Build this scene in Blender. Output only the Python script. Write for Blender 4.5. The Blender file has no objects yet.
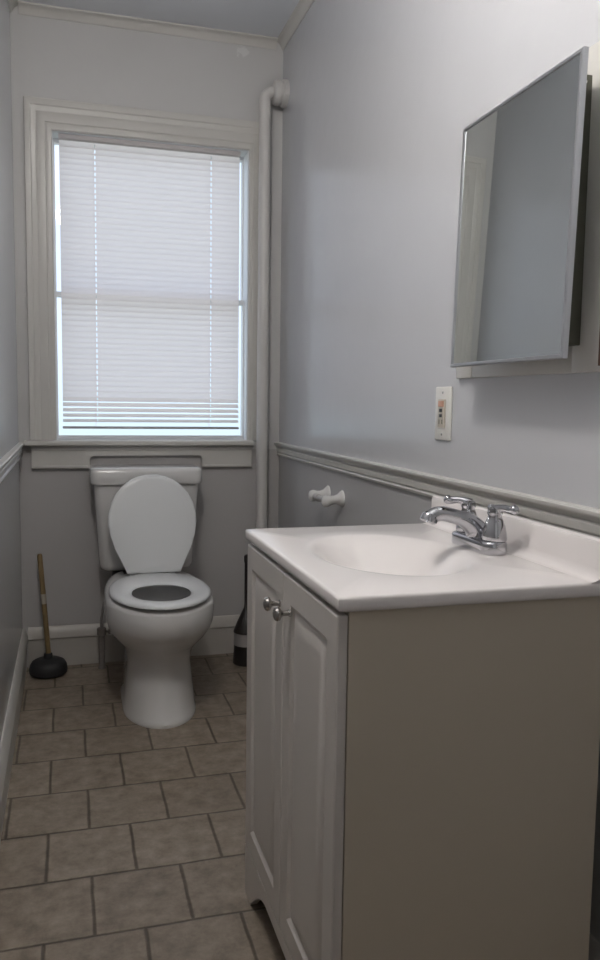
import bpy, bmesh, math
from mathutils import Vector, Matrix

S = bpy.context.scene
COL = S.collection
PI = math.pi

# ------------------------------------------------------------------ camera
YAW, PITCH, ROLL, FPX, CAMH = 0.28115, 0.09788, 0.013677, 804.177, 1.08713
cy_, sy_ = math.cos(YAW), math.sin(YAW)
fwd = Vector((sy_ * math.cos(PITCH), cy_ * math.cos(PITCH), -math.sin(PITCH)))
rgt = Vector((cy_, -sy_, 0))
upv = rgt.cross(fwd)
cr, sr = math.cos(ROLL), math.sin(ROLL)
r2 = cr * rgt + sr * upv
u2 = -sr * rgt + cr * upv
cam = bpy.data.cameras.new('camera')
cam.sensor_fit = 'VERTICAL'
cam.sensor_height = 36.0
cam.lens = FPX / 960 * 36.0
cam.clip_start = 0.02
camo = bpy.data.objects.new('camera', cam)
COL.objects.link(camo)
camo.matrix_world = Matrix(((r2.x, u2.x, -fwd.x, 0), (r2.y, u2.y, -fwd.y, 0), (r2.z, u2.z, -fwd.z, CAMH), (0, 0, 0, 1)))
S.camera = camo

# ------------------------------------------------------------------ world, light, exposure
S.view_settings.view_transform = 'Standard'
S.view_settings.look = 'None'
S.view_settings.gamma = 1
S.view_settings.use_curve_mapping = False
S.view_settings.exposure = 0.0

w = bpy.data.worlds.new('sky')
S.world = w
w.use_nodes = True
nt = w.node_tree
nt.nodes.clear()
out = nt.nodes.new('ShaderNodeOutputWorld')
bg = nt.nodes.new('ShaderNodeBackground')
tc = nt.nodes.new('ShaderNodeTexCoord')
sep = nt.nodes.new('ShaderNodeSeparateXYZ')
rmp = nt.nodes.new('ShaderNodeValToRGB')
nt.links.new(tc.outputs['Generated'], sep.inputs[0])
mr = nt.nodes.new('ShaderNodeMapRange')
mr.inputs['From Min'].default_value = -0.3
mr.inputs['From Max'].default_value = 0.5
nt.links.new(sep.outputs['Z'], mr.inputs['Value'])
nt.links.new(mr.outputs[0], rmp.inputs[0])
cr_ = rmp.color_ramp
cr_.elements[0].position = 0.0
cr_.elements[0].color = (0.50, 0.52, 0.50, 1)
cr_.elements[1].position = 1.0
cr_.elements[1].color = (0.72, 0.81, 1.0, 1)
e = cr_.elements.new(0.34)
e.color = (0.62, 0.74, 0.86, 1)
e = cr_.elements.new(0.42)
e.color = (0.68, 0.77, 0.96, 1)
nt.links.new(rmp.outputs[0], bg.inputs[0])
bg.inputs[1].default_value = 1.5
nt.links.new(bg.outputs[0], out.inputs[0])
LAMP = 100.0        # radiance of the added lamp's glass
LAMP_COL = (1.0, 0.955, 0.90)

# ------------------------------------------------------------------ materials
def mat(name, col, rough=0.5, metal=0.0, bump=0.0, bscale=60.0, var=0.0, vscale=5.0, coat=0.0, spec=0.5, sss=0.0):
    m = bpy.data.materials.new(name)
    m.use_nodes = True
    n = m.node_tree
    b = n.nodes['Principled BSDF']
    b.inputs['Base Color'].default_value = (*col, 1)
    b.inputs['Roughness'].default_value = rough
    b.inputs['Metallic'].default_value = metal
    b.inputs['Specular IOR Level'].default_value = spec
    b.inputs['Coat Weight'].default_value = coat
    b.inputs['Coat Roughness'].default_value = 0.08
    t = n.nodes.new('ShaderNodeTexCoord')
    if var > 0:
        nz = n.nodes.new('ShaderNodeTexNoise')
        nz.inputs['Scale'].default_value = vscale
        nz.inputs['Detail'].default_value = 5
        n.links.new(t.outputs['Object'], nz.inputs['Vector'])
        mx = n.nodes.new('ShaderNodeMixRGB')
        mx.inputs[1].default_value = (*[c * (1 - var) for c in col], 1)
        mx.inputs[2].default_value = (*[min(1, c * (1 + var)) for c in col], 1)
        n.links.new(nz.outputs['Fac'], mx.inputs[0])
        n.links.new(mx.outputs[0], b.inputs['Base Color'])
    if bump > 0:
        nz = n.nodes.new('ShaderNodeTexNoise')
        nz.inputs['Scale'].default_value = bscale
        nz.inputs['Detail'].default_value = 4
        n.links.new(t.outputs['Object'], nz.inputs['Vector'])
        bp = n.nodes.new('ShaderNodeBump')
        bp.inputs['Strength'].default_value = bump
        bp.inputs['Distance'].default_value = 0.004
        n.links.new(nz.outputs['Fac'], bp.inputs['Height'])
        n.links.new(bp.outputs[0], b.inputs['Normal'])
    return m

M = {}
M['wall'] = mat('wall_paint', (0.55, 0.555, 0.575), 0.21, bump=0.2, bscale=14, var=0.03, vscale=3)
M['ceil'] = mat('ceiling_paint', (0.74, 0.76, 0.79), 0.6, var=0.03, vscale=3)
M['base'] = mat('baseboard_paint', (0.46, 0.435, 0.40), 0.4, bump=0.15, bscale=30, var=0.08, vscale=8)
M['trim'] = mat('trim_paint', (0.575, 0.56, 0.53), 0.32, bump=0.15, bscale=30, var=0.04, vscale=8)
M['porcelain'] = mat('porcelain', (0.66, 0.65, 0.64), 0.12, coat=0.3)
M['plastic'] = mat('seat_plastic', (0.72, 0.73, 0.735), 0.22)
M['marble'] = mat('cultured_marble', (0.80, 0.760, 0.745), 0.20, var=0.015, vscale=6, coat=0.12)
M['cab'] = mat('cabinet_thermofoil', (0.57, 0.535, 0.505), 0.38, var=0.02, vscale=6)
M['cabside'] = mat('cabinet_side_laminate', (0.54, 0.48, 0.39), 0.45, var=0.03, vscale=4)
M['dark'] = mat('dark_recess', (0.05, 0.045, 0.04), 0.8)
M['chrome'] = mat('chrome', (0.50, 0.50, 0.52), 0.06, metal=1)
M['nickel'] = mat('brushed_nickel', (0.45, 0.43, 0.41), 0.25, metal=1)
M['mirror'] = mat('mirror_glass', (0.90, 0.94, 0.925), 0.015, metal=1)
M['alu'] = mat('mirror_frame_metal', (0.50, 0.51, 0.53), 0.3, metal=0.85)
M['rubber'] = mat('black_rubber', (0.018, 0.018, 0.02), 0.55)
M['blackpl'] = mat('black_plastic', (0.02, 0.016, 0.015), 0.4)
M['greypl'] = mat('grey_plastic', (0.36, 0.34, 0.33), 0.4)
M['wood'] = mat('handle_wood', (0.21, 0.145, 0.065), 0.5, var=0.25, vscale=30)
M['sticker'] = mat('sticker_paper', (0.42, 0.37, 0.31), 0.6)
M['plate'] = mat('outlet_ivory', (0.74, 0.73, 0.69), 0.3)
M['outlet'] = mat('outlet_face', (0.58, 0.53, 0.45), 0.35)
M['redbtn'] = mat('red_button', (0.58, 0.32, 0.22), 0.4)
M['blkbtn'] = mat('black_button', (0.03, 0.03, 0.03), 0.4)
M['slot'] = mat('slot_green_grey', (0.12, 0.13, 0.08), 0.6)
M['duct'] = mat('dull_metal', (0.17, 0.15, 0.14), 0.5, var=0.2, vscale=40)
M['steel'] = mat('braided_steel', (0.30, 0.29, 0.28), 0.4, metal=0.6, bump=0.6, bscale=400)
M['water'] = mat('bowl_water', (0.16, 0.17, 0.18), 0.05)
M['sash'] = mat('sash_paint', (0.72, 0.74, 0.76), 0.4)
M['pipe'] = mat('pipe_paint', (0.58, 0.565, 0.55), 0.35, bump=0.15, bscale=40, var=0.04, vscale=8)
M['rust'] = mat('rusty_edge', (0.09, 0.045, 0.03), 0.7, var=0.3, vscale=40)

# back wall: a peeled, water stained patch of paint in the top right corner
def stain(m, cx, cz, r, col):
    n = m.node_tree
    b = n.nodes['Principled BSDF']
    prev = b.inputs['Base Color'].links[0].from_socket
    t = n.nodes.new('ShaderNodeTexCoord')
    mp = n.nodes.new('ShaderNodeMapping')
    mp.inputs['Location'].default_value = (-cx, 0, -cz)
    mp.inputs['Scale'].default_value = (1, 0, 1)
    n.links.new(t.outputs['Object'], mp.inputs['Vector'])
    ln = n.nodes.new('ShaderNodeVectorMath')
    ln.operation = 'LENGTH'
    n.links.new(mp.outputs[0], ln.inputs[0])
    nz = n.nodes.new('ShaderNodeTexNoise')
    nz.inputs['Scale'].default_value = 38
    nz.inputs['Detail'].default_value = 6
    n.links.new(t.outputs['Object'], nz.inputs['Vector'])
    ma = n.nodes.new('ShaderNodeMath')
    ma.operation = 'MULTIPLY_ADD'
    n.links.new(nz.outputs['Fac'], ma.inputs[0])
    ma.inputs[1].default_value = r * 2.2
    n.links.new(ln.outputs['Value'], ma.inputs[2])
    mr = n.nodes.new('ShaderNodeMapRange')
    mr.inputs['From Min'].default_value = r * 1.75
    mr.inputs['From Max'].default_value = r * 1.55
    n.links.new(ma.outputs[0], mr.inputs['Value'])
    mx = n.nodes.new('ShaderNodeMixRGB')
    n.links.new(mr.outputs[0], mx.inputs[0])
    n.links.new(prev, mx.inputs[1])
    mx.inputs[2].default_value = (*col, 1)
    n.links.new(mx.outputs[0], b.inputs['Base Color'])
M['wallback'] = mat('wall_paint_back', (0.55, 0.545, 0.54), 0.45, bump=0.3, bscale=16, var=0.04, vscale=3)
stain(M['wallback'], 0.70, 2.492, 0.040, (0.63, 0.63, 0.62))

# wall colour turns a warmer, deeper grey below the chair rail
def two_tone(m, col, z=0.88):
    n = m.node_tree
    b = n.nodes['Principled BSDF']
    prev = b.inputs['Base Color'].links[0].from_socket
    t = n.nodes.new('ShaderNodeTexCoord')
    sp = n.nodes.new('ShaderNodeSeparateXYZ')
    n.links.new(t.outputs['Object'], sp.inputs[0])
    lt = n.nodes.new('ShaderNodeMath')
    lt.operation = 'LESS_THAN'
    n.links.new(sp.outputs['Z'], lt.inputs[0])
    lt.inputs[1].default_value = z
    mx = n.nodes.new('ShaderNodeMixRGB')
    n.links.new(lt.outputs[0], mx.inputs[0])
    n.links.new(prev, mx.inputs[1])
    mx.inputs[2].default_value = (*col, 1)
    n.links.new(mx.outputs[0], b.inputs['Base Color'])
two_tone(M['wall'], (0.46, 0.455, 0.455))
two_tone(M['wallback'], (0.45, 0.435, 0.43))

# translucent blind slats
m = bpy.data.materials.new('blind_vinyl')
m.use_nodes = True
n = m.node_tree
n.nodes.clear()
o_ = n.nodes.new('ShaderNodeOutputMaterial')
d_ = n.nodes.new('ShaderNodeBsdfDiffuse')
d_.inputs[0].default_value = (0.84, 0.81, 0.81, 1)
t_ = n.nodes.new('ShaderNodeBsdfTranslucent')
t_.inputs[0].default_value = (0.98, 0.92, 0.91, 1)
mx_ = n.nodes.new('ShaderNodeMixShader')
mx_.inputs[0].default_value = 0.72
n.links.new(d_.outputs[0], mx_.inputs[1])
n.links.new(t_.outputs[0], mx_.inputs[2])
n.links.new(mx_.outputs[0], o_.inputs[0])
M['slat'] = m

# window glass
m = bpy.data.materials.new('window_glass')
m.use_nodes = True
n = m.node_tree
n.nodes.clear()
o_ = n.nodes.new('ShaderNodeOutputMaterial')
tr = n.nodes.new('ShaderNodeBsdfTransparent')
tr.inputs[0].default_value = (0.96, 0.98, 0.97, 1)
gl = n.nodes.new('ShaderNodeBsdfGlossy')
gl.inputs['Roughness'].default_value = 0.02
mx_ = n.nodes.new('ShaderNodeMixShader')
mx_.inputs[0].default_value = 0.02
n.links.new(tr.outputs[0], mx_.inputs[1])
n.links.new(gl.outputs[0], mx_.inputs[2])
n.links.new(mx_.outputs[0], o_.inputs[0])
M['glass'] = m

# glowing glass of the added lamp
m = bpy.data.materials.new('added_lamp_glass')
m.use_nodes = True
b = m.node_tree.nodes['Principled BSDF']
b.inputs['Base Color'].default_value = (0.9, 0.9, 0.88, 1)
b.inputs['Emission Color'].default_value = (*LAMP_COL, 1)
b.inputs['Emission Strength'].default_value = LAMP
M['lampglass'] = m

# floor tile: running bond
TW, TH, TX, TY = 0.2010, 0.2128, -0.0592, 2.0151
m = bpy.data.materials.new('floor_tile')
m.use_nodes = True
n = m.node_tree
b = n.nodes['Principled BSDF']
t = n.nodes.new('ShaderNodeTexCoord')
mp = n.nodes.new('ShaderNodeMapping')
mp.inputs['Location'].default_value = (-TX + 20 * TW, -TY + 20 * TH, 0)
n.links.new(t.outputs['Object'], mp.inputs['Vector'])
# a little wobble so the joints are hand laid
nzw = n.nodes.new('ShaderNodeTexNoise')
nzw.inputs['Scale'].default_value = 9
n.links.new(t.outputs['Object'], nzw.inputs['Vector'])
wob = n.nodes.new('ShaderNodeVectorMath')
wob.operation = 'MULTIPLY_ADD'
n.links.new(nzw.outputs['Color'], wob.inputs[0])
wob.inputs[1].default_value = (0.006, 0.006, 0)
n.links.new(mp.outputs[0], wob.inputs[2])
br = n.nodes.new('ShaderNodeTexBrick')
br.offset = 0.5
br.inputs['Scale'].default_value = 1
br.inputs['Brick Width'].default_value = TW
br.inputs['Row Height'].default_value = TH
br.inputs['Mortar Size'].default_value = 0.0056
br.inputs['Mortar Smooth'].default_value = 0.8
br.inputs['Color1'].default_value = (0.232, 0.190, 0.150, 1)
br.inputs['Color2'].default_value = (0.268, 0.222, 0.177, 1)
br.inputs['Mortar'].default_value = (0.095, 0.074, 0.055, 1)
n.links.new(wob.outputs[0], br.inputs['Vector'])
nz = n.nodes.new('ShaderNodeTexNoise')
nz.inputs['Scale'].default_value = 19
nz.inputs['Detail'].default_value = 8
nz.inputs['Roughness'].default_value = 0.7
n.links.new(t.outputs['Object'], nz.inputs['Vector'])
rp = n.nodes.new('ShaderNodeValToRGB')
rp.color_ramp.elements[0].position = 0.34
rp.color_ramp.elements[0].color = (0.66, 0.65, 0.62, 1)
rp.color_ramp.elements[1].position = 0.72
rp.color_ramp.elements[1].color = (1.42, 1.42, 1.42, 1)
n.links.new(nz.outputs['Fac'], rp.inputs[0])
ml = n.nodes.new('ShaderNodeMixRGB')
ml.blend_type = 'MULTIPLY'
ml.inputs[0].default_value = 1
n.links.new(br.outputs['Color'], ml.inputs[1])
n.links.new(rp.outputs[0], ml.inputs[2])
n.links.new(ml.outputs[0], b.inputs['Base Color'])
b.inputs['Roughness'].default_value = 0.45
sb = n.nodes.new('ShaderNodeMath')
sb.operation = 'MULTIPLY_ADD'
n.links.new(br.outputs['Fac'], sb.inputs[0])
sb.inputs[1].default_value = -1
n.links.new(nz.outputs['Fac'], sb.inputs[2])
bp = n.nodes.new('ShaderNodeBump')
bp.inputs['Strength'].default_value = 0.5
bp.inputs['Distance'].default_value = 0.003
n.links.new(sb.outputs[0], bp.inputs['Height'])
n.links.new(bp.outputs[0], b.inputs['Normal'])
M['tile'] = m

# ------------------------------------------------------------------ helpers
def new(): return bmesh.new()

def box(bm, x0, x1, y0, y1, z0, z1, bev=0.0, seg=2):
    v = [bm.verts.new((x, y, z)) for x in (x0, x1) for y in (y0, y1) for z in (z0, z1)]
    fs = [(0, 1, 3, 2), (4, 6, 7, 5), (0, 4, 5, 1), (2, 3, 7, 6), (0, 2, 6, 4), (1, 5, 7, 3)]
    f = [bm.faces.new([v[i] for i in q]) for q in fs]
    if bev > 0:
        es = list({e for q in f for e in q.edges})
        bmesh.ops.bevel(bm, geom=es, offset=bev, segments=seg, affect='EDGES', profile=0.5)

def prism(bm, pts, axis, a0, a1):
    """extrude a closed 2D outline along an axis. axis x: pts are (y,z); y: (x,z); z: (x,y)"""
    def mk(p, a):
        return {'x': (a, p[0], p[1]), 'y': (p[0], a, p[1]), 'z': (p[0], p[1], a)}[axis]
    A = [bm.verts.new(mk(p, a0)) for p in pts]
    B = [bm.verts.new(mk(p, a1)) for p in pts]
    k = len(pts)
    for i in range(k):
        bm.faces.new((A[i], A[(i + 1) % k], B[(i + 1) % k], B[i]))
    bm.faces.new(A)
    bm.faces.new(list(reversed(B)))

def loft(bm, rings, cap0=True, cap1=True, closed=True):
    R = [[bm.verts.new(p) for p in r] for r in rings]
    k = len(R[0])
    for a, b in zip(R, R[1:]):
        for i in range(k if closed else k - 1):
            bm.faces.new((a[i], a[(i + 1) % k], b[(i + 1) % k], b[i]))
    if cap0: bm.faces.new(list(reversed(R[0])))
    if cap1: bm.faces.new(R[-1])
    return R

def lathe(bm, prof, cx, cy, seg=32, cap0=True, cap1=True, tilt=None):
    rings = [[(cx + r * math.cos(2 * PI * i / seg), cy + r * math.sin(2 * PI * i / seg), z) for i in range(seg)] for r, z in prof]
    loft(bm, rings, cap0, cap1)

def lathe_axis(bm, prof, org, d, seg=24, cap0=True, cap1=True):
    d = Vector(d).normalized()
    a = d.orthogonal().normalized()
    b = d.cross(a)
    org = Vector(org)
    rings = [[org + d * h + (a * math.cos(2 * PI * i / seg) + b * math.sin(2 * PI * i / seg)) * r for i in range(seg)] for r, h in prof]
    loft(bm, rings, cap0, cap1)

def tube(bm, pts, rad, seg=16, caps=True, flat=1.0):
    pts = [Vector(p) for p in pts]
    rads = rad if isinstance(rad, (list, tuple)) else [rad] * len(pts)
    rings = []
    a = None
    for i, p in enumerate(pts):
        d = (pts[min(i + 1, len(pts) - 1)] - pts[max(i - 1, 0)]).normalized()
        if a is None:
            a = d.orthogonal().normalized()
        a = (a - d * a.dot(d)).normalized()
        b = d.cross(a)
        rings.append([p + (a * math.cos(2 * PI * k / seg) + b * math.sin(2 * PI * k / seg)) * rads[i] for k in range(seg)])
    loft(bm, rings, caps, caps)

def smooth_path(pts, n=6):
    """Catmull-Rom through points"""
    P = [Vector(p) for p in pts]
    P = [P[0] * 2 - P[1]] + P + [P[-1] * 2 - P[-2]]
    out = []
    for i in range(1, len(P) - 2):
        for k in range(n):
            t = k / n
            out.append(0.5 * ((2 * P[i]) + (P[i + 1] - P[i - 1]) * t + (2 * P[i - 1] - 5 * P[i] + 4 * P[i + 1] - P[i + 2]) * t * t + (3 * P[i] - P[i - 1] - 3 * P[i + 1] + P[i + 2]) * t ** 3))
    out.append(P[-2])
    return out

def obj(name, bm, m, parent=None, smooth=True, ang=35):
    bmesh.ops.recalc_face_normals(bm, faces=bm.faces)
    me = bpy.data.meshes.new(name)
    bm.to_mesh(me)
    bm.free()
    me.materials.append(m)
    if smooth:
        me.shade_smooth()
        me.set_sharp_from_angle(angle=math.radians(ang))
    o = bpy.data.objects.new(name, me)
    COL.objects.link(o)
    if parent is not None:
        o.parent = parent
        o.matrix_parent_inverse = Matrix.Translation(-parent_world(parent))
    return o

def parent_world(p):
    # meshes are built in world coordinates, so only a thing's empty carries an offset
    return p.location.copy() if p.type == 'EMPTY' else Vector((0, 0, 0))

def thing(name, label, cat, loc=(0, 0, 0), group=None):
    o = bpy.data.objects.new(name, None)
    o.empty_display_size = 0.05
    COL.objects.link(o)
    o.location = loc
    o['label'] = label
    o['category'] = cat
    if group: o['group'] = group
    return o

def tag(o, label, cat):
    o['label'] = label
    o['category'] = cat
    return o

def struct(name, bm, m, parent=None, label=None, smooth=True):
    o = obj(name, bm, m, parent, smooth)
    if parent is None:
        o['kind'] = 'structure'
        o['category'] = name.split('_')[0]
    if label: o['label'] = label
    return o

# ------------------------------------------------------------------ room shell
XL, XR, YB, YF, ZC = -0.187, 0.869, 3.342, -0.75, 2.549
T = 0.12
OX0, OX1, OZ0, OZ1 = -0.045, 0.728, 0.898, 2.106     # rough window opening

bm = new(); box(bm, XL - T, XR + T, YF - T, YB + T, -0.1, 0)
struct('floor', bm, M['tile'], label='tan grey stone-look floor tiles laid in a running bond')
bm = new(); box(bm, XL - T, XR + T, YF - T, YB + T, ZC, ZC + 0.1)
struct('ceiling', bm, M['ceil'], label='pale blue grey painted ceiling')
bm = new(); box(bm, XL - T, XL, YF - T, YB + T, 0, ZC)
struct('wall_left', bm, M['wall'], label='pale grey painted wall left of the toilet')
bm = new(); box(bm, XR, XR + T, YF - T, YB + T, 0, ZC)
struct('wall_right', bm, M['wall'], label='pale grey painted wall behind the vanity and mirror')
bm = new(); box(bm, XL, XR, YF - T, YF, 0, ZC)
struct('wall_front', bm, M['wall'], label='pale grey painted wall behind the camera')
bm = new()
box(bm, XL, OX0, YB, YB + T, 0, ZC)
box(bm, OX1, XR, YB, YB + T, 0, ZC)
box(bm, OX0, OX1, YB, YB + T, 0, OZ0)
box(bm, OX0, OX1, YB, YB + T, OZ1, ZC)
struct('wall_back', bm, M['wallback'], label='pale grey painted wall with the window, behind the toilet')

# baseboards: board with a sloped cap
def bb_profile(base, sgn, h=0.164, t=0.018):
    # (offset from wall, z)
    return [(base, 0), (base + sgn * 0.013, 0), (base + sgn * 0.013, h - 0.050), (base + sgn * (t + 0.002), h - 0.046), (base + sgn * (t + 0.002), h - 0.038), (base + sgn * 0.013, h - 0.020), (base + sgn * 0.006, h - 0.002), (base + sgn * 0.004, h), (base, h)]
bm = new(); prism(bm, bb_profile(XL, 1), 'y', YF, YB)
struct('baseboard_left', bm, M['trim'], label='white wooden baseboard along the left wall')
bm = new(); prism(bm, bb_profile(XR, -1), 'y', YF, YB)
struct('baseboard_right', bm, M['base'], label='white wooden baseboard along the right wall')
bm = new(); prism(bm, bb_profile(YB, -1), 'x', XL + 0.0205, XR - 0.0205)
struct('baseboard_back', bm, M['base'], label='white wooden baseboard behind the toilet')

# chair rails on both side walls
def rail_profile(base, s):
    z0, z1 = 0.854, 0.911
    pts = [(0, z0), (0.008, z0), (0.010, z0 + 0.006), (0.006, z0 + 0.011), (0.011, z0 + 0.016), (0.012, z0 + 0.030), (0.007, z0 + 0.034),
           (0.013, z0 + 0.039), (0.018, z0 + 0.044), (0.021, z0 + 0.049), (0.021, z1 - 0.003), (0.018, z1), (0, z1)]
    return [(base + s * a, z) for a, z in pts]
bm = new(); prism(bm, rail_profile(XL, 1), 'y', YF, YB)
struct('trim_1', bm, M['trim'], label='white grooved chair rail on the left wall')
bm = new(); prism(bm, rail_profile(XR, -1), 'y', YF, YB)
struct('trim_2', bm, M['trim'], label='white grooved chair rail on the right wall')
# crown
def crown(base, s, zc=ZC):
    pts = [(0, zc - 0.034), (0.004, zc - 0.034), (0.007, zc - 0.028), (0.012, zc - 0.016), (0.020, zc - 0.008), (0.030, zc - 0.005), (0.032, zc), (0, zc)]
    return [(base + s * a, z) for a, z in pts]
bm = new(); prism(bm, crown(XL, 1), 'y', YF, YB); struct('trim_3', bm, M['trim'], label='white crown moulding above the left wall')
bm = new(); prism(bm, crown(XR, -1), 'y', YF, YB); struct('trim_4', bm, M['trim'], label='white crown moulding above the right wall')
bm = new(); prism(bm, crown(YB, -1), 'x', XL + 0.03, XR - 0.03); struct('trim_5', bm, M['trim'], label='white crown moulding above the window wall')

# door behind the camera
d = bpy.data.objects.new('door_1', None); COL.objects.link(d); d.location = (0.34, YF, 0)
d['kind'] = 'structure'; d['category'] = 'door'; d['label'] = 'white panelled door behind the camera'
bm = new()
def panel_grid(bm, org, ux, uz, un, x0, x1, z0, z1, loops):
    """nested rectangular loops (inset, height) forming a panelled slab front; org+ux*a+uz*b+un*h"""
    rings = []
    for ins, h in loops:
        rings.append([org + ux * a + uz * b_ + un * h for a, b_ in ((x0 + ins, z0 + ins), (x1 - ins, z0 + ins), (x1 - ins, z1 - ins), (x0 + ins, z1 - ins))])
    loft(bm, rings, True, True)
panel_grid(bm, Vector((0, YF + 0.002, 0)), Vector((1, 0, 0)), Vector((0, 0, 1)), Vector((0, 1, 0)), 0.0, 0.68, 0.01, 2.02,
           [(0, 0), (0, 0.035), (0.11, 0.035), (0.12, 0.025), (0.14, 0.025), (0.17, 0.033)])
obj('door_panel', bm, M['sash'], d)
bm = new(); lathe_axis(bm, [(0.026, 0), (0.026, 0.006), (0.01, 0.01), (0.01, 0.03), (0.024, 0.04), (0.026, 0.052), (0.016, 0.062)], (0.63, YF + 0.037, 0.95), (0, 1, 0))
obj('door_knob', bm, M['nickel'], d)

# ------------------------------------------------------------------ window
win = bpy.data.objects.new('window_1', None); COL.objects.link(win); win.location = (0.341, YB, OZ0)
win['kind'] = 'structure'; win['category'] = 'window'; win['label'] = 'white framed double hung window over the toilet'
CX0, CX1, CZ1 = -0.146, 0.795, 2.217
def casing_profile(w, yb):
    # across width 0 (outer) .. w (inner): y offsets into room
    return [(0, 0), (0, 0.019), (0.003, 0.022), (0.012, 0.023), (0.022, 0.0225), (0.026, 0.019), (0.032, 0.018), (0.040, 0.0175), (0.044, 0.0155), (0.048, 0.0165), (w - 0.026, 0.016), (w - 0.022, 0.0135), (w - 0.018, 0.0145), (w - 0.004, 0.013), (w, 0.010), (w, 0)]
W = OX0 - CX0
pr = casing_profile(W, YB)
def mitred(bm, pr):
    # left leg, head, right leg as one sweep with mitred corners
    wR = CX1 - OX1
    rings = []
    def ring(fx, fz):
        return [(fx(a), YB - b_, fz(a)) for a, b_ in pr]
    sR = wR / W
    rings.append(ring(lambda a: CX0 + a, lambda a: 0.920))
    rings.append(ring(lambda a: CX0 + a, lambda a: CZ1 - a * (CZ1 - OZ1) / W))
    rings.append(ring(lambda a: CX1 - a * sR, lambda a: CZ1 - a * (CZ1 - OZ1) / W))
    rings.append(ring(lambda a: CX1 - a * sR, lambda a: 0.920))
    loft(bm, rings, True, True)
bm = new(); mitred(bm, pr)
obj('window_casing', bm, M['trim'], win, ang=25)
# stool (sill) with rounded nose
bm = new()
yn = YB - 0.052
prism(bm, [(YB + 0.10, 0.898), (yn + 0.006, 0.898), (yn + 0.001, 0.902), (yn, 0.908), (yn + 0.001, 0.914), (yn + 0.006, 0.919), (YB + 0.10, 0.919)], 'x', OX0 + 0.001, OX1 - 0.001)
prism(bm, [(YB, 0.898), (yn + 0.006, 0.898), (yn + 0.001, 0.902), (yn, 0.908), (yn + 0.001, 0.914), (yn + 0.006, 0.919), (YB, 0.919)], 'x', XL + 0.022, OX0 + 0.001)
prism(bm, [(YB, 0.898), (yn + 0.006, 0.898), (yn + 0.001, 0.902), (yn, 0.908), (yn + 0.001, 0.914), (yn + 0.006, 0.919), (YB, 0.919)], 'x', OX1 - 0.001, 0.746)
obj('window_sill', bm, M['trim'], win)
# apron, notched above the toilet tank, with rounded inner corners
bm = new()
az0, az1, nz1 = 0.807, 0.898, 0.857
n0, n1, rr = 0.082, 0.535, 0.018
pts = [(-0.140, az1), (-0.140, az0), (n0 - 0.006, az0)]
pts += [(n0 - 0.006 + 0.006 * math.sin(a), az0 + 0.006 - 0.006 * math.cos(a)) for a in (0.5, 1.0, 1.57)]
pts += [(n0 + rr - rr * math.cos(a), nz1 - rr + rr * math.sin(a)) for a in [i * PI / 12 for i in range(7)]]
pts += [(n1 - rr + rr * math.sin(a), nz1 - rr + rr * math.cos(a)) for a in [i * PI / 12 for i in range(7)]]
pts += [(n1 + 0.006 - 0.006 * math.sin(a), az0 + 0.006 - 0.006 * math.cos(a)) for a in (1.57, 1.0, 0.5)]
pts += [(n1 + 0.006, az0), (0.745, az0), (0.745, az1)]
prism(bm, pts, 'y', YB - 0.019, YB)
# small moulding under the sill and a bead at the bottom of the two ends
box(bm, -0.140, 0.745, YB - 0.026, YB - 0.0185, 0.880, 0.898, 0.003)
box(bm, -0.139, n0 - 0.008, YB - 0.022, YB - 0.0185, az0 + 0.001, az0 + 0.012, 0.002)
box(bm, n1 + 0.008, 0.744, YB - 0.022, YB - 0.0185, az0 + 0.001, az0 + 0.012, 0.002)
obj('window_apron', bm, M['trim'], win)
# jamb lining
bm = new()
box(bm, OX0, OX0 + 0.003, YB, YB + T, 0.919, OZ1)
box(bm, OX1 - 0.003, OX1, YB, YB + T, 0.919, OZ1)
box(bm, OX0 + 0.003, OX1 - 0.003, YB, YB + T, OZ1 - 0.003, OZ1)
obj('window_jamb', bm, M['sash'], win)
def sash(name, y, z0, z1, zb, zt):
    bm = new()
    xa, xb = OX0 + 0.003, OX1 - 0.003
    s = 0.005
    box(bm, xa, xa + s, y, y + 0.03, z0, z1)
    box(bm, xb - s, xb, y, y + 0.03, z0, z1)
    box(bm, xa + s, xb - s, y, y + 0.03, z0, z0 + zb)
    box(bm, xa + s, xb - s, y, y + 0.03, z1 - zt, z1)
    f = obj(name, bm, M['sash'], win, smooth=False)
    bm = new(); box(bm, xa + s, xb - s, y + 0.013, y + 0.017, z0 + zb, z1 - zt)
    obj('window_pane', bm, M['glass'], f, smooth=False)
sash('lower_sash', YB + 0.056, 0.9195, 1.508, 0.016, 0.018)
sash('upper_sash', YB + 0.0865, 1.491, 2.1025, 0.018, 0.014)

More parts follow.
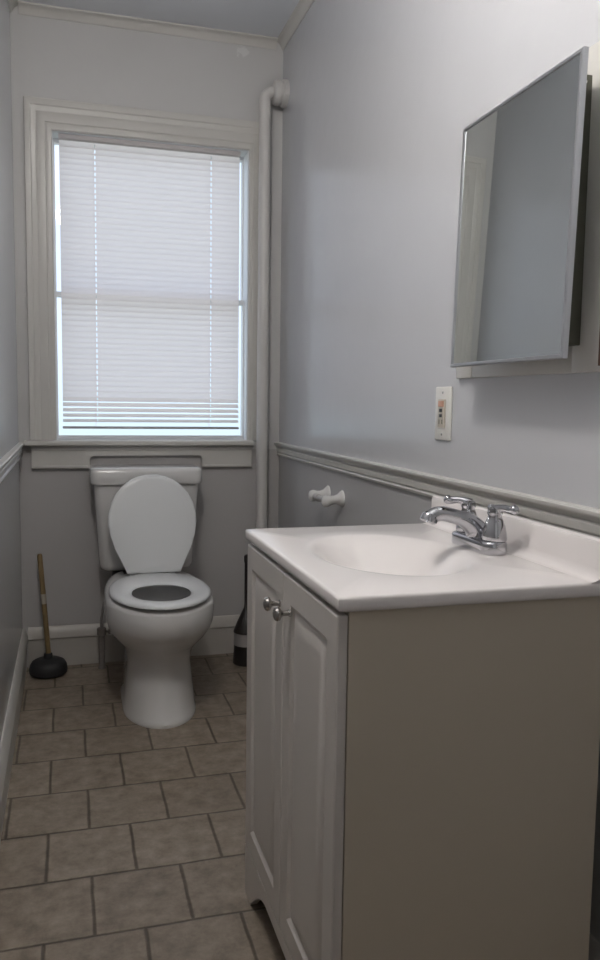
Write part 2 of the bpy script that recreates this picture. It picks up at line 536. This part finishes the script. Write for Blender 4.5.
# ------------------------------------------------------------------ blind
BX0, BX1 = -0.021, 0.697
BY = YB + 0.028
bl = thing('window_blind', 'white mini blind lowered inside the window frame', 'blind', (0.34, BY, 2.07))
bm = new()
box(bm, BX0, BX1, BY - 0.014, BY + 0.014, 2.087, 2.103, 0.002)
obj('headrail', bm, M['slat'], bl)
bm = new()
zt, zb, pitch = 2.071, 0.986, 0.02148
ns = int((zt - zb) / pitch) + 1
for i in range(ns):
    z = zt - i * pitch
    t = (ns - 1 - i)
    ang = math.radians(70 if t > 4 else (24 + 3 * t))
    wd = 0.0145
    rows = []
    for k in range(5):
        s_ = (k / 4) * 2 - 1
        crn = 0.0022 * (1 - s_ * s_)
        dy = math.cos(ang) * s_ * wd + math.sin(ang) * -crn
        dz = -math.sin(ang) * s_ * wd * -1 + math.cos(ang) * crn
        rows.append((dy, dz))
    # tilt: room-side edge down
    sag = 0.0
    # each slat carries two small cord holes
    xs = [BX0 + 0.002, 0.1135, 0.1175, 0.5745, 0.5785, BX1 - 0.002]
    L = [[bm.verts.new((x, BY + dy, z + dz)) for dy, dz in rows] for x in xs]
    for j in range(5):
        for k in range(4):
            if j in (1, 3) and k in (1, 2):
                continue
            bm.faces.new((L[j][k], L[j][k + 1], L[j + 1][k + 1], L[j + 1][k]))
sl = obj('slats', bm, M['slat'], bl)
bm = new(); box(bm, BX0, BX1, BY - 0.011, BY + 0.011, 0.964, 0.974, 0.003)
obj('bottom_rail', bm, mat('blind_rail', (0.42, 0.42, 0.44), 0.4), bl)
for x in (0.109, 0.570):
    bm = new()
    for yy in (BY - 0.014, BY + 0.014):
        tube(bm, [(x, yy, 2.06), (x, yy, 0.974)], 0.0005, 6)
    obj('ladder_cord', bm, M['slat'], bl)

# ------------------------------------------------------------------ heating riser pipe in the corner
pp = thing('riser_pipe', 'painted vertical pipe in the corner right of the window, elbowing into the wall', 'pipe', (0.785, 3.285, 0))
px_, py_, pr_ = 0.781, 3.285, 0.0235
bm = new()
path = [(px_, py_, 0.0)] + [(px_, py_, 2.29)] + [(px_ + 0.035 - 0.035 * math.cos(a), py_, 2.29 + 0.035 * math.sin(a)) for a in [i * PI / 16 for i in range(1, 9)]] + [(0.842, py_, 2.325)]
tube(bm, path, pr_, 24)
obj('pipe_run', bm, M['pipe'], pp)
bm = new()
lathe_axis(bm, [(0.036, 0), (0.046, 0.004), (0.049, 0.012), (0.049, 0.024), (0.044, 0.028), (0.044, 0.034), (0.052, 0.038), (0.053, 0.050), (0.053, 0.0555)], (0.8133, py_, 2.325), (1, 0, 0), 28)
obj('pipe_coupling', bm, M['pipe'], pp)
bm = new(); lathe(bm, [(0.040, 0.0), (0.040, 0.004), (0.028, 0.012), (0.0236, 0.012)], px_, py_, 28, True, True)
obj('floor_flange', bm, M['pipe'], pp)

# ------------------------------------------------------------------ toilet
TXc = 0.2975
toi = thing('toilet', 'white floor-standing toilet under the window with its lid raised', 'toilet', (TXc, 2.95, 0))
def egg(cx, hw, yf, yb, ymid, n=48, eb=2.6, z=0.0, ef=2.0):
    """outline: front half ellipse to yf, back half superellipse to yb"""
    pts = []
    for i in range(n):
        a = 2 * PI * i / n
        c, s = math.cos(a), math.sin(a)
        if s < 0:
            q = 2 / ef
            pts.append((cx + hw * math.copysign(abs(c) ** q, c), ymid + (ymid - yf) * -abs(s) ** q, z))
        else:
            q = 2 / eb
            pts.append((cx + hw * math.copysign(abs(c) ** q, c), ymid + (yb - ymid) * abs(s) ** q, z))
    return pts
secs = [  # z, halfwidth, front, back, ymid, eb
    (0.000, 0.127, 2.590, 3.16, 2.80, 3.2), (0.012, 0.1275, 2.588, 3.16, 2.80, 3.2), (0.020, 0.123, 2.598, 3.16, 2.80, 3.2),
    (0.070, 0.1195, 2.616, 3.16, 2.80, 3.2), (0.130, 0.113, 2.638, 3.15, 2.80, 3.2), (0.185, 0.109, 2.648, 3.15, 2.80, 3.0),
    (0.225, 0.117, 2.628, 3.15, 2.80, 3.0), (0.250, 0.135, 2.602, 3.16, 2.80, 3.0), (0.280, 0.160, 2.562, 3.18, 2.79, 2.9),
    (0.310, 0.1765, 2.530, 3.20, 2.78, 2.8), (0.335, 0.1825, 2.512, 3.22, 2.77, 2.8), (0.370, 0.1845, 2.506, 3.23, 2.76, 2.8),
    (0.400, 0.183, 2.508, 3.23, 2.76, 2.8), (0.408, 0.180, 2.512, 3.229, 2.76, 2.8), (0.4135, 0.172, 2.522, 3.229, 2.76, 2.8), (0.416, 0.160, 2.534, 3.225, 2.76, 2.8)]
rings = [egg(TXc, hw, yf, yb, ym, 56, eb, z) for z, hw, yf, yb, ym, eb in secs]
# inner bowl
inner = [(0.416, 0.125, 2.575, 2.935, 2.75), (0.405, 0.118, 2.583, 2.925, 2.75), (0.385, 0.122, 2.58, 2.93, 2.75), (0.34, 0.112, 2.60, 2.91, 2.75),
         (0.29, 0.090, 2.64, 2.88, 2.75), (0.25, 0.065, 2.68, 2.84, 2.76), (0.225, 0.035, 2.71, 2.81, 2.76)]
rings += [egg(TXc, hw, yf, yb, ym, 56, 2.2, z) for z, hw, yf, yb, ym in inner]
bm = new(); loft(bm, rings, True, True)
bowl = obj('bowl', bm, M['porcelain'], toi, ang=60)
bm = new()
wr = egg(TXc, 0.080, 2.655, 2.865, 2.755, 40, 2.1, 0.272)
bm.faces.new([bm.verts.new(p) for p in wr])
obj('bowl_water', bm, M['water'], bowl)
bm = new(); lathe_axis(bm, [(0.007, 0.0), (0.007, 0.002), (0.004, 0.003)], (TXc + 0.005, 2.6445, 0.136), (0, -1, -0.05), 14)
obj('base_mark', bm, M['greypl'], bowl)  # small grey mark on the front of the pedestal
# seat ring
def ring_of(hw, yf, yb, ym, z, eb=2.5): return egg(TXc, hw, yf, yb, ym, 56, eb, z)
o_ = (0.172, 2.500, 3.010, 2.755)
i_ = (0.099, 2.580, 2.835, 2.712)
def grow(t, g): return (t[0] + g, t[1] - g, t[2] + g, t[3])
bm = new()
rs = [(grow(o_, -0.020), 0.4245, 2.4), (grow(o_, -0.001), 0.4255, 2.4), (o_, 0.430, 2.4), (grow(o_, -0.004), 0.435, 2.4), (grow(o_, -0.016), 0.439, 2.4),
      (grow(i_, 0.016), 0.438, 2.2), (grow(i_, 0.004), 0.434, 2.2), (i_, 0.430, 2.2), (grow(i_, 0.004), 0.4245, 2.2)]
R = [ring_of(*g, z, eb) for g, z, eb in rs]
R.append(R[0])
RR = [[bm.verts.new(p) for p in r] for r in R[:-1]]
for k in range(len(RR)):
    a, b_ = RR[k], RR[(k + 1) % len(RR)]
    for i in range(56):
        bm.faces.new((a[i], a[(i + 1) % 56], b_[(i + 1) % 56], b_[i]))
seat = obj('seat', bm, M['plastic'], toi, ang=60)
for sx in (-1, 1):
    bm = new(); box(bm, TXc + sx * 0.12 - 0.008, TXc + sx * 0.12 + 0.008, 2.64, 2.67, 0.4155, 0.4255, 0.001)
    obj('seat_bumper', bm, M['plastic'], seat)
    bm = new(); box(bm, TXc + sx * 0.072 - 0.014, TXc + sx * 0.072 + 0.014, 3.016, 3.052, 0.4155, 0.450, 0.006)
    obj('hinge', bm, M['plastic'], toi)
# raised lid
tab = [(0.4395, 0.100), (0.450, 0.104), (0.480, 0.118), (0.530, 0.1425), (0.580, 0.1585), (0.625, 0.1655), (0.660, 0.164), (0.700, 0.153), (0.735, 0.134), (0.765, 0.107), (0.785, 0.079), (0.797, 0.050), (0.803, 0.022)]
def lidpt(u, z, off):
    t = (z - 0.44) / 0.363
    return (TXc + 0.005 + u, 3.014 + 0.080 * t + off, z - 0.003 * t)
def lid_ring(shr, off):
    zs = [(0.44 + (z - 0.44) * (1 - shr * 0.8) + shr * 0.03, hw * (1 - shr)) for z, hw in tab]
    pts = [lidpt(hw, z, off) for z, hw in zs] + [lidpt(-hw, z, off) for z, hw in reversed(zs)]
    return pts
bm = new()
loft(bm, [lid_ring(0.03, 0.0), lid_ring(0.008, -0.002), lid_ring(0, -0.007), lid_ring(0.0, -0.012), lid_ring(0.015, -0.0165), lid_ring(0.06, -0.0180)], True, True)
obj('lid', bm, M['plastic'], toi, ang=50)
# tank
bm = new()
def rr_ring(cx, hw, y0, y1, z, r=0.03, n=6):
    pts = []
    for (ax, ay, a0) in ((cx + hw - r, y1 - r, 0), (cx - hw + r, y1 - r, 90), (cx - hw + r, y0 + r, 180), (cx + hw - r, y0 + r, 270)):
        for k in range(n + 1):
            a = math.radians(a0 + 90 * k / n)
            pts.append((ax + r * math.cos(a), ay + r * math.sin(a), z))
    return pts
tk = [(0.418, 0.165, 3.165, 3.300, 0.03), (0.424, 0.176, 3.155, 3.306, 0.035), (0.44, 0.181, 3.150, 3.308, 0.035), (0.60, 0.190, 3.138, 3.310, 0.03), (0.758, 0.201, 3.128, 3.312, 0.028)]
loft(bm, [rr_ring(TXc - 0.006, hw, a, b_, z, r) for z, hw, a, b_, r in tk], True, True)
tank = obj('tank', bm, M['porcelain'], toi, ang=50)
bm = new()
tk = [(0.7585, 0.201, 3.123, 3.316, 0.026), (0.760, 0.209, 3.117, 3.319, 0.028), (0.770, 0.213, 3.113, 3.321, 0.028), (0.807, 0.213, 3.113, 3.321, 0.028), (0.818, 0.210, 3.117, 3.319, 0.026), (0.823, 0.200, 3.126, 3.312, 0.02)]
loft(bm, [rr_ring(TXc - 0.006, hw, a, b_, z, r) for z, hw, a, b_, r in tk], True, True)
obj('tank_lid', bm, M['porcelain'], toi, ang=50)
bm = new(); lathe(bm, [(0.022, 0.374), (0.026, 0.380), (0.026, 0.400), (0.018, 0.404), (0.018, 0.4175)], 0.185, 3.235, 16)
obj('tank_nut', bm, M['blackpl'], tank)
bm = new()
box(bm, TXc - 0.10, TXc + 0.10, 3.11, 3.22, 0.4085, 0.4175, 0.002)
obj('tank_gasket', bm, M['blackpl'], tank)
# supply line and stop valve
sv = thing('supply_valve', 'small water supply stub and hose behind the toilet on the left', 'pipe', (0.130, 3.262, 0))
bm = new(); lathe(bm, [(0.016, 0.0), (0.015, 0.004), (0.0125, 0.008), (0.0125, 0.135), (0.018, 0.138), (0.018, 0.165), (0.012, 0.168)], 0.118, 3.262, 20)
obj('valve_body', bm, M['duct'], sv)
bm = new(); lathe_axis(bm, [(0.005, 0), (0.005, 0.008), (0.012, 0.010), (0.012, 0.018), (0.008, 0.020)], (0.136, 3.262, 0.151), (1, -0.2, 0), 16)
obj('valve_handle', bm, M['duct'], sv)
bm = new(); tube(bm, smooth_path([(0.118, 3.262, 0.166), (0.118, 3.258, 0.21), (0.135, 3.250, 0.28), (0.175, 3.238, 0.33), (0.185, 3.235, 0.373)], 6), 0.006, 12)
obj('supply_hose', bm, M['steel'], sv)

# ------------------------------------------------------------------ plunger
pl = thing('plunger', 'toilet plunger with black rubber cup and wooden handle in the left corner', 'plunger', (-0.088, 3.235, 0))
bm = new()
lathe(bm, [(0.050, 0.000), (0.062, 0.003), (0.0715, 0.010), (0.073, 0.022), (0.070, 0.040), (0.062, 0.054), (0.048, 0.061), (0.026, 0.064), (0.018, 0.068), (0.016, 0.084), (0.0135, 0.086)], -0.088, 3.235, 36)
cup = obj('rubber_cup', bm, M['rubber'], pl)
bm = new()
hb, ht = Vector((-0.087, 3.236, 0.0865)), Vector((-0.114, 3.250, 0.480))
hd = ht - hb
tube(bm, [hb, hb + hd * 0.98, ht], [0.0100, 0.0100, 0.0075], 18)
hnd = obj('wooden_handle', bm, M['wood'], pl)
bm = new(); tube(bm, [hb + hd * 0.50, hb + hd * 0.60], 0.0108, 18, caps=False)
obj('paper_sticker', bm, M['sticker'], hnd)

# ------------------------------------------------------------------ toilet brush
tb = thing('toilet_brush', 'black toilet brush in a dark holder beside the vanity far edge', 'toilet brush', (0.700, 3.19, 0))
bx_, by_ = 0.698, 3.19
bm = new()
lathe(bm, [(0.052, 0.0), (0.055, 0.004), (0.0495, 0.084), (0.047, 0.084), (0.046, 0.010), (0.0, 0.008)], bx_, by_, 32, True, False)
hol = obj('brush_holder', bm, M['blackpl'], tb)
bm = new(); lathe(bm, [(0.0495, 0.080), (0.052, 0.082), (0.050, 0.130), (0.047, 0.132), (0.046, 0.090), (0.0475, 0.082)], bx_, by_, 32, False, False)
obj('holder_collar', bm, M['greypl'], hol)
bm = new()
lathe(bm, [(0.030, 0.012), (0.036, 0.03), (0.036, 0.09), (0.043, 0.128), (0.053, 0.1335), (0.051, 0.142), (0.036, 0.180), (0.020, 0.215), (0.010, 0.235), (0.0085, 0.25), (0.0085, 0.42), (0.011, 0.43), (0.011, 0.450), (0.006, 0.456)], bx_, by_, 28)
obj('brush_handle', bm, M['blackpl'], tb)

# ------------------------------------------------------------------ vanity cabinet
VX0, VX1, VY0, VY1 = 0.3815, 0.813, 1.060, 1.656
van = thing('vanity_cabinet', 'off-white bathroom vanity cabinet with two panelled doors', 'cabinet', (0.595, 1.358, 0))
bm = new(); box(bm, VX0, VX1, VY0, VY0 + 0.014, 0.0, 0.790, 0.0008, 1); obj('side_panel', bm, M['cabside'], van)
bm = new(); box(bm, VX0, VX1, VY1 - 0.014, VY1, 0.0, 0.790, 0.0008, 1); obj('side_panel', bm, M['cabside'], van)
bm = new(); box(bm, VX1 - 0.008, VX1, VY0 + 0.014, VY1 - 0.014, 0.09, 0.790); obj('back_panel', bm, M['cab'], van)
bm = new(); box(bm, VX0 + 0.01, VX1 - 0.008, VY0 + 0.014, VY1 - 0.014, 0.10, 0.115); obj('bottom_shelf', bm, M['cab'], van)
# apron board with arched cut-out between two feet
bm = new()
zt_ = 0.112
ya, yb_ = VY0 - 0.001, VY1 + 0.001
pts = [(ya, zt_), (ya, 0), (ya + 0.052, 0), (ya + 0.056, 0.004)]
arc = []
for i in range(0, 11):
    t = i / 10
    arc.append((ya + 0.056 + 0.14 * t, 0.004 + 0.080 * math.sin(t * PI / 2) ** 1.0))
pts += arc
pts += [(ya + yb_ - p[0], p[1]) for p in reversed(arc)]
pts += [(yb_ - 0.052, 0), (yb_, 0), (yb_, zt_)]
prism(bm, pts, 'x', 0.364, 0.3795)
obj('arched_base', bm, M['cab'], van)
def cab_door(y0, y1, hy):
    bm = new()
    panel_grid(bm, Vector((0.3795, 0, 0)), Vector((0, 1, 0)), Vector((0, 0, 1)), Vector((-1, 0, 0)), y0, y1, 0.1145, 0.7835,
               [(0, 0), (0, 0.0135), (0.0025, 0.0155), (0.046, 0.0155), (0.049, 0.0135), (0.053, 0.0095), (0.058, 0.0090), (0.070, 0.0135), (0.076, 0.0150), (0.090, 0.0152)])
    dd = obj('door', bm, M['cab'], van, ang=20)
    bm = new()
    lathe_axis(bm, [(0.0065, 0), (0.0065, 0.002), (0.0045, 0.004), (0.0045, 0.014), (0.007, 0.017), (0.012, 0.020), (0.013, 0.024), (0.0112, 0.028), (0.0055, 0.0305)], (0.3640, hy, 0.723), (-1, 0, 0), 24)
    obj('knob', bm, M['nickel'], dd)
cab_door(VY0 - 0.001, 1.3565, 1.308)
cab_door(1.3595, VY1 + 0.001, 1.378)

# ------------------------------------------------------------------ sink top
SX0, SX1, SY0, SY1, SZ0, SZ1 = 0.3615, 0.818, 1.048, 1.668, 0.7905, 0.8136
top = thing('sink_top', 'glossy white cultured marble vanity top with moulded oval basin', 'sink', (0.59, 1.358, SZ0))
bcx, bcy, bax, bay = 0.562, 1.350, 0.138, 0.192
NA = 120
angs = sorted([2 * PI * i / NA for i in range(NA)])
def rect_pt(a, ins):
    c, s = math.cos(a), math.sin(a)
    x0, x1, y0, y1 = SX0 + ins, SX1 - ins, SY0 + ins, SY1 - ins
    ts = []
    if c > 1e-9: ts.append((x1 - bcx) / c)
    if c < -1e-9: ts.append((x0 - bcx) / c)
    if s > 1e-9: ts.append((y1 - bcy) / s)
    if s < -1e-9: ts.append((y0 - bcy) / s)
    t = min(ts)
    return (bcx + c * t, bcy + s * t)
# snap angles closest to the corners
for (cx_, cyy) in ((SX0, SY0), (SX0, SY1), (SX1, SY0), (SX1, SY1)):
    a = math.atan2(cyy - bcy, cx_ - bcx) % (2 * PI)
    k = min(range(NA), key=lambda i: abs(angs[i] - a))
    angs[k] = a
rings = []
rings.append([(*rect_pt(a, 0.004), SZ0) for a in angs])
rings.append([(*rect_pt(a, 0.0005), SZ0 + 0.004) for a in angs])
rings.append([(*rect_pt(a, 0.0), SZ0 + 0.008) for a in angs])
rings.append([(*rect_pt(a, 0.0), SZ1 - 0.005) for a in angs])
rings.append([(*rect_pt(a, 0.0012), SZ1 - 0.0018) for a in angs])
rings.append([(*rect_pt(a, 0.005), SZ1) for a in angs])
def el(a, k): return (bcx + bax * k * math.cos(a), bcy + bay * k * math.sin(a))
# true ellipse parameter so the loops follow the rays from the centre
def ell_ray(a, k):
    c, s = math.cos(a), math.sin(a)
    t = 1 / math.sqrt((c / (bax * k)) ** 2 + (s / (bay * k)) ** 2)
    return (bcx + c * t, bcy + s * t)
for k, dz in [(1.10, 0.0)] + [(k_, -0.088 * (math.cos(PI * min(1, k_ / 1.08) ** 1.35) * 0.5 + 0.5)) for k_ in (1.06, 1.02, 0.98, 0.93, 0.88, 0.82, 0.76, 0.69, 0.61, 0.52, 0.42, 0.31, 0.20, 0.09)]:
    rings.append([(*ell_ray(a, k), SZ1 + dz) for a in angs])
# underside of the bowl
und = [[(*ell_ray(a, k), SZ1 + dz) for a in angs] for k, dz in ((0.11, -0.103), (0.42, -0.095), (0.70, -0.066), (0.90, -0.038), (1.04, -0.0245), (1.08, -0.0231))]
bm = new()
RR = loft(bm, rings, False, False)
UU = loft(bm, und, False, False)
for a, b_ in ((RR[-1], UU[0]), (UU[-1], RR[0])):
    for i in range(NA):
        bm.faces.new((a[i], a[(i + 1) % NA], b_[(i + 1) % NA], b_[i]))
obj('basin_slab', bm, M['marble'], top, ang=50)
# backsplash with a cove at its foot
bm = new()
x1 = SX1
cv = [(0.774, SZ1 + 0.0002), (0.782, SZ1 + 0.0012), (0.788, SZ1 + 0.004), (0.7925, SZ1 + 0.010), (0.794, SZ1 + 0.018), (0.795, 0.868), (0.797, 0.8745), (0.802, 0.877), (x1 - 0.006, 0.877), (x1 - 0.001, 0.874), (x1, 0.868), (x1, SZ1 + 0.0002)]
prism(bm, cv, 'y', SY0 + 0.001, SY1 - 0.001)
obj('backsplash', bm, M['marble'], top)
bm = new(); lathe(bm, [(0.0235, SZ1 - 0.0915), (0.0235, SZ1 - 0.0860), (0.020, SZ1 - 0.0845), (0.016, SZ1 - 0.086), (0.014, SZ1 - 0.086), (0.012, SZ1 - 0.084), (0.004, SZ1 - 0.0835)], bcx, bcy, 28)
obj('drain', bm, M['chrome'], top)

# ------------------------------------------------------------------ faucet
fx, fy = 0.745, 1.354
fa = thing('faucet', 'chrome two-handle centreset faucet at the back of the basin', 'faucet', (fx, fy, SZ1))
bm = new()
def stad(hx, hy, z, n=12):
    pts = []
    r = hx
    for s_, a0 in ((1, 0), (-1, 180)):
        for k in range(n + 1):
            a = math.radians(a0 + 180 * k / n)
            pts.append((fx + r * math.cos(a), fy + s_ * (hy - r) + r * math.sin(a), z))
    return pts
loft(bm, [stad(0.0255, 0.077, SZ1 + 0.0003), stad(0.0270, 0.0785, SZ1 + 0.003), stad(0.0268, 0.078, SZ1 + 0.018), stad(0.0255, 0.0768, SZ1 + 0.022), stad(0.021, 0.073, SZ1 + 0.0242), stad(0.012, 0.064, SZ1 + 0.0245)], True, True)
obj('base_plate', bm, M['chrome'], fa, ang=50)
bm = new()
sp = smooth_path([(fx + 0.002, fy, SZ1 + 0.018), (fx - 0.008, fy, SZ1 + 0.038), (fx - 0.028, fy, SZ1 + 0.054), (fx - 0.056, fy, SZ1 + 0.0635), (fx - 0.084, fy, SZ1 + 0.0685), (fx - 0.103, fy, SZ1 + 0.061)], 6)
k = len(sp)
rad = [0.029 - 0.0150 * min(1, (i / (k - 1)) * 1.9) ** 0.7 for i in range(k)]
tube(bm, sp, rad, 24)
spo = obj('spout', bm, M['chrome'], fa, ang=50)
bm = new(); lathe_axis(bm, [(0.0135, -0.008), (0.0160, -0.004), (0.0165, 0.006), (0.0135, 0.009), (0.009, 0.0095)], sp[-1], (-0.35, 0, -1), 20)
obj('aerator', bm, M['chrome'], spo)
for s_ in (-1, 1):
    hy = fy + s_ * 0.0508
    bm = new()
    lathe(bm, [(0.0225, SZ1 + 0.0240), (0.0235, SZ1 + 0.027), (0.0225, SZ1 + 0.036), (0.0195, SZ1 + 0.050), (0.0150, SZ1 + 0.062), (0.0125, SZ1 + 0.069), (0.0145, SZ1 + 0.074), (0.013, SZ1 + 0.083), (0.006, SZ1 + 0.087)], fx + 0.004, hy, 24)
    h = obj('handle_hub', bm, M['chrome'], fa, ang=50)
    bm = new()
    dx, dy = (0.016, -0.050) if s_ < 0 else (-0.040, 0.026)
    tube(bm, smooth_path([(fx + 0.004 - dx * 0.1, hy - dy * 0.1, SZ1 + 0.079), (fx + 0.004 + dx * 0.35, hy + dy * 0.35, SZ1 + 0.085), (fx + 0.004 + dx * 0.75, hy + dy * 0.75, SZ1 + 0.084), (fx + 0.004 + dx, hy + dy, SZ1 + 0.088)], 5),
         [0.010, 0.0095, 0.009, 0.0082, 0.0075, 0.007, 0.007, 0.007, 0.0072, 0.0076, 0.0082, 0.009, 0.0094, 0.009, 0.0075, 0.0035], 16)
    obj('lever', bm, M['chrome'], h, ang=50)
bm = new(); lathe(bm, [(0.0028, SZ1 + 0.0225), (0.0028, SZ1 + 0.070), (0.0065, SZ1 + 0.074), (0.0075, SZ1 + 0.079), (0.005, SZ1 + 0.084)], fx + 0.0235, fy - 0.002, 14)
obj('lift_rod', bm, M['chrome'], fa)

# ------------------------------------------------------------------ medicine cabinet with mirror
mc = thing('mirror_cabinet', 'metal-framed mirrored medicine cabinet on the wall above the sink', 'mirror', (0.869, 1.38, 1.41))
bm = new()
fy0, fy1, fz0, fz1 = 1.172, 1.690, 1.143, 1.690
# flange frame as a ring around the box
for a in ((fy0, fy0 + 0.075, fz0, fz1), (fy1 - 0.075, fy1, fz0, fz1)):
    box(bm, 0.856, XR, a[0], a[1], a[2], a[3], 0.003)
box(bm, 0.857, XR, fy0 + 0.073, fy1 - 0.073, fz0, fz0 + 0.05, 0.003)
box(bm, 0.857, XR, fy0 + 0.073, fy1 - 0.073, fz1 - 0.05, fz1, 0.003)
fl_ = obj('wall_flange', bm, M['trim'], mc)
bm = new(); box(bm, 0.856, XR, fy0 - 0.004, fy0 - 0.0003, fz0 + 0.01, fz1 - 0.01)
obj('rusty_edge', bm, M['rust'], fl_)
bm = new(); box(bm, 0.8165, 0.8695, 1.224, 1.560, 1.190, 1.640, 0.002)
obj('cabinet_box', bm, mat('gap_shade_metal', (0.10, 0.10, 0.075), 0.5), mc)  # box coloured dark to paint in the shadow gap behind the mirror
my0, my1, mz0, mz1 = 1.168, 1.580, 1.163, 1.656
bm = new()
fr = 0.0075
rings = []
def rct(ins, x): return [(x, my0 + ins, mz0 + ins), (x, my1 - ins, mz0 + ins), (x, my1 - ins, mz1 - ins), (x, my0 + ins, mz1 - ins)]
Rv = [[bm.verts.new(p) for p in r] for r in (rct(fr, 0.8100), rct(0, 0.8100), rct(0, 0.8012), rct(0.0015, 0.7995), rct(fr - 0.001, 0.7995), rct(fr, 0.8020))]
for k in range(6):
    a, b_ = Rv[k], Rv[(k + 1) % 6]
    for i in range(4):
        bm.faces.new((a[i], a[(i + 1) % 4], b_[(i + 1) % 4], b_[i]))
obj('mirror_frame', bm, M['alu'], mc, ang=20)
bm = new(); box(bm, 0.8022, 0.8095, my0 + fr, my1 - fr, mz0 + fr, mz1 - fr)
obj('mirror_glass', bm, M['mirror'], mc, smooth=False)
bm = new(); lathe_axis(bm, [(0.004, 0), (0.004, 0.006), (0.002, 0.008)], (0.838, 1.2235, 1.625), (0, -1, 0), 12)
obj('hinge_pin', bm, M['plate'], mc)

# the door hangs slightly out of true: bottom edge and near edge stand a little further off the wall
piv = Vector((0.812, 1.58, 1.656))
tilt = Matrix.Translation(piv) @ Matrix.Rotation(math.radians(1.55), 4, 'Y') @ Matrix.Rotation(math.radians(-0.3), 4, 'Z') @ Matrix.Translation(-piv)
for o in list(COL.objects):
    if o.name in ('mirror_frame', 'mirror_glass'):
        o.data.transform(tilt)

# ------------------------------------------------------------------ outlet
ot = thing('wall_outlet', 'ivory electrical outlet plate on the right wall below the mirror', 'outlet', (XR, 1.772, 1.06))
oy0, oy1, oz0, oz1 = 1.724, 1.806, 0.998, 1.126
bm = new(); box(bm, XR - 0.0065, XR, oy0, oy1, oz0, oz1, 0.0035, 3)
pt = obj('cover_plate', bm, M['plate'], ot)
bm = new(); box(bm, XR - 0.0105, XR - 0.0062, 1.7470, 1.7830, 1.028, 1.096, 0.0015)
fc = obj('receptacle', bm, M['outlet'], ot)
bm = new(); box(bm, XR - 0.0125, XR - 0.0104, 1.7585, 1.7715, 1.0655, 1.0735, 0.0006); obj('reset_button', bm, M['blkbtn'], fc)
bm = new(); box(bm, XR - 0.0125, XR - 0.0104, 1.7585, 1.7715, 1.0530, 1.0605, 0.0006); obj('test_button', bm, M['blkbtn'], fc)
bm = new(); box(bm, XR - 0.0118, XR - 0.0104, 1.7505, 1.7795, 1.078, 1.092, 0.0005); obj('indicator', bm, M['redbtn'], fc)
for yy in (1.7575, 1.7725):
    bm = new(); box(bm, XR - 0.0112, XR - 0.0104, yy - 0.0018, yy + 0.0018, 1.037, 1.0475); obj('slot', bm, M['slot'], fc)
for zz in (1.012, 1.112):
    bm = new(); lathe_axis(bm, [(0.003, 0), (0.003, 0.0008), (0.0015, 0.0014)], (XR - 0.0064, 1.765, zz), (-1, 0, 0), 12); obj('screw', bm, M['nickel'], pt)

# ------------------------------------------------------------------ toilet paper holder
tp = thing('paper_holder', 'white ceramic toilet paper holder on the right wall, without a roll', 'paper holder', (XR, 2.585, 0.777))
for yy in (2.500, 2.650):
    bm = new()
    rings = []
    for r_, h_, dz in ((0.030, 0.0, 0), (0.031, 0.004, 0), (0.026, 0.010, 0), (0.018, 0.022, -0.002), (0.0155, 0.038, -0.004), (0.018, 0.052, -0.006), (0.022, 0.062, -0.007), (0.0225, 0.072, -0.007), (0.018, 0.082, -0.007), (0.008, 0.087, -0.007)):
        rings.append([(XR - h_ * 0.83, yy + r_ * 0.85 * math.cos(2 * PI * i / 24), 0.768 + dz + r_ * 0.92 * math.sin(2 * PI * i / 24)) for i in range(24)])
    loft(bm, rings, True, True)
    obj('post', bm, M['porcelain'], tp, ang=60)
bm = new()
lathe_axis(bm, [(0.006, 0), (0.006, 0.006), (0.0105, 0.008), (0.0105, 0.070), (0.0125, 0.072), (0.0125, 0.108), (0.006, 0.110), (0.006, 0.116)], (XR - 0.054, 2.517, 0.760), (0, 1, 0), 20)
obj('roller', bm, M['greypl'], tp)

# ------------------------------------------------------------------ unseen globe lamp, added out of frame to light the room
lx, ly, lz = 0.03, 1.15, 2.30
lm = thing('added_lamp', 'unseen frosted globe lamp added below the ceiling to light the room', 'lamp', (lx, ly, ZC))
bm = new(); lathe(bm, [(0.062, ZC - 0.0005), (0.062, ZC - 0.018), (0.030, ZC - 0.030), (0.012, ZC - 0.034), (0.012, lz + 0.100), (0.034, lz + 0.097), (0.034, lz + 0.084)], lx, ly, 32)
obj('added_lamp_base', bm, M['nickel'], lm)
bm = new(); lathe(bm, [(max(0.002, 0.09 * math.sin(PI * i / 20)), lz + 0.09 * math.cos(PI * i / 20)) for i in range(2, 21)], lx, ly, 40)
obj('added_lamp_shade', bm, M['lampglass'], lm)
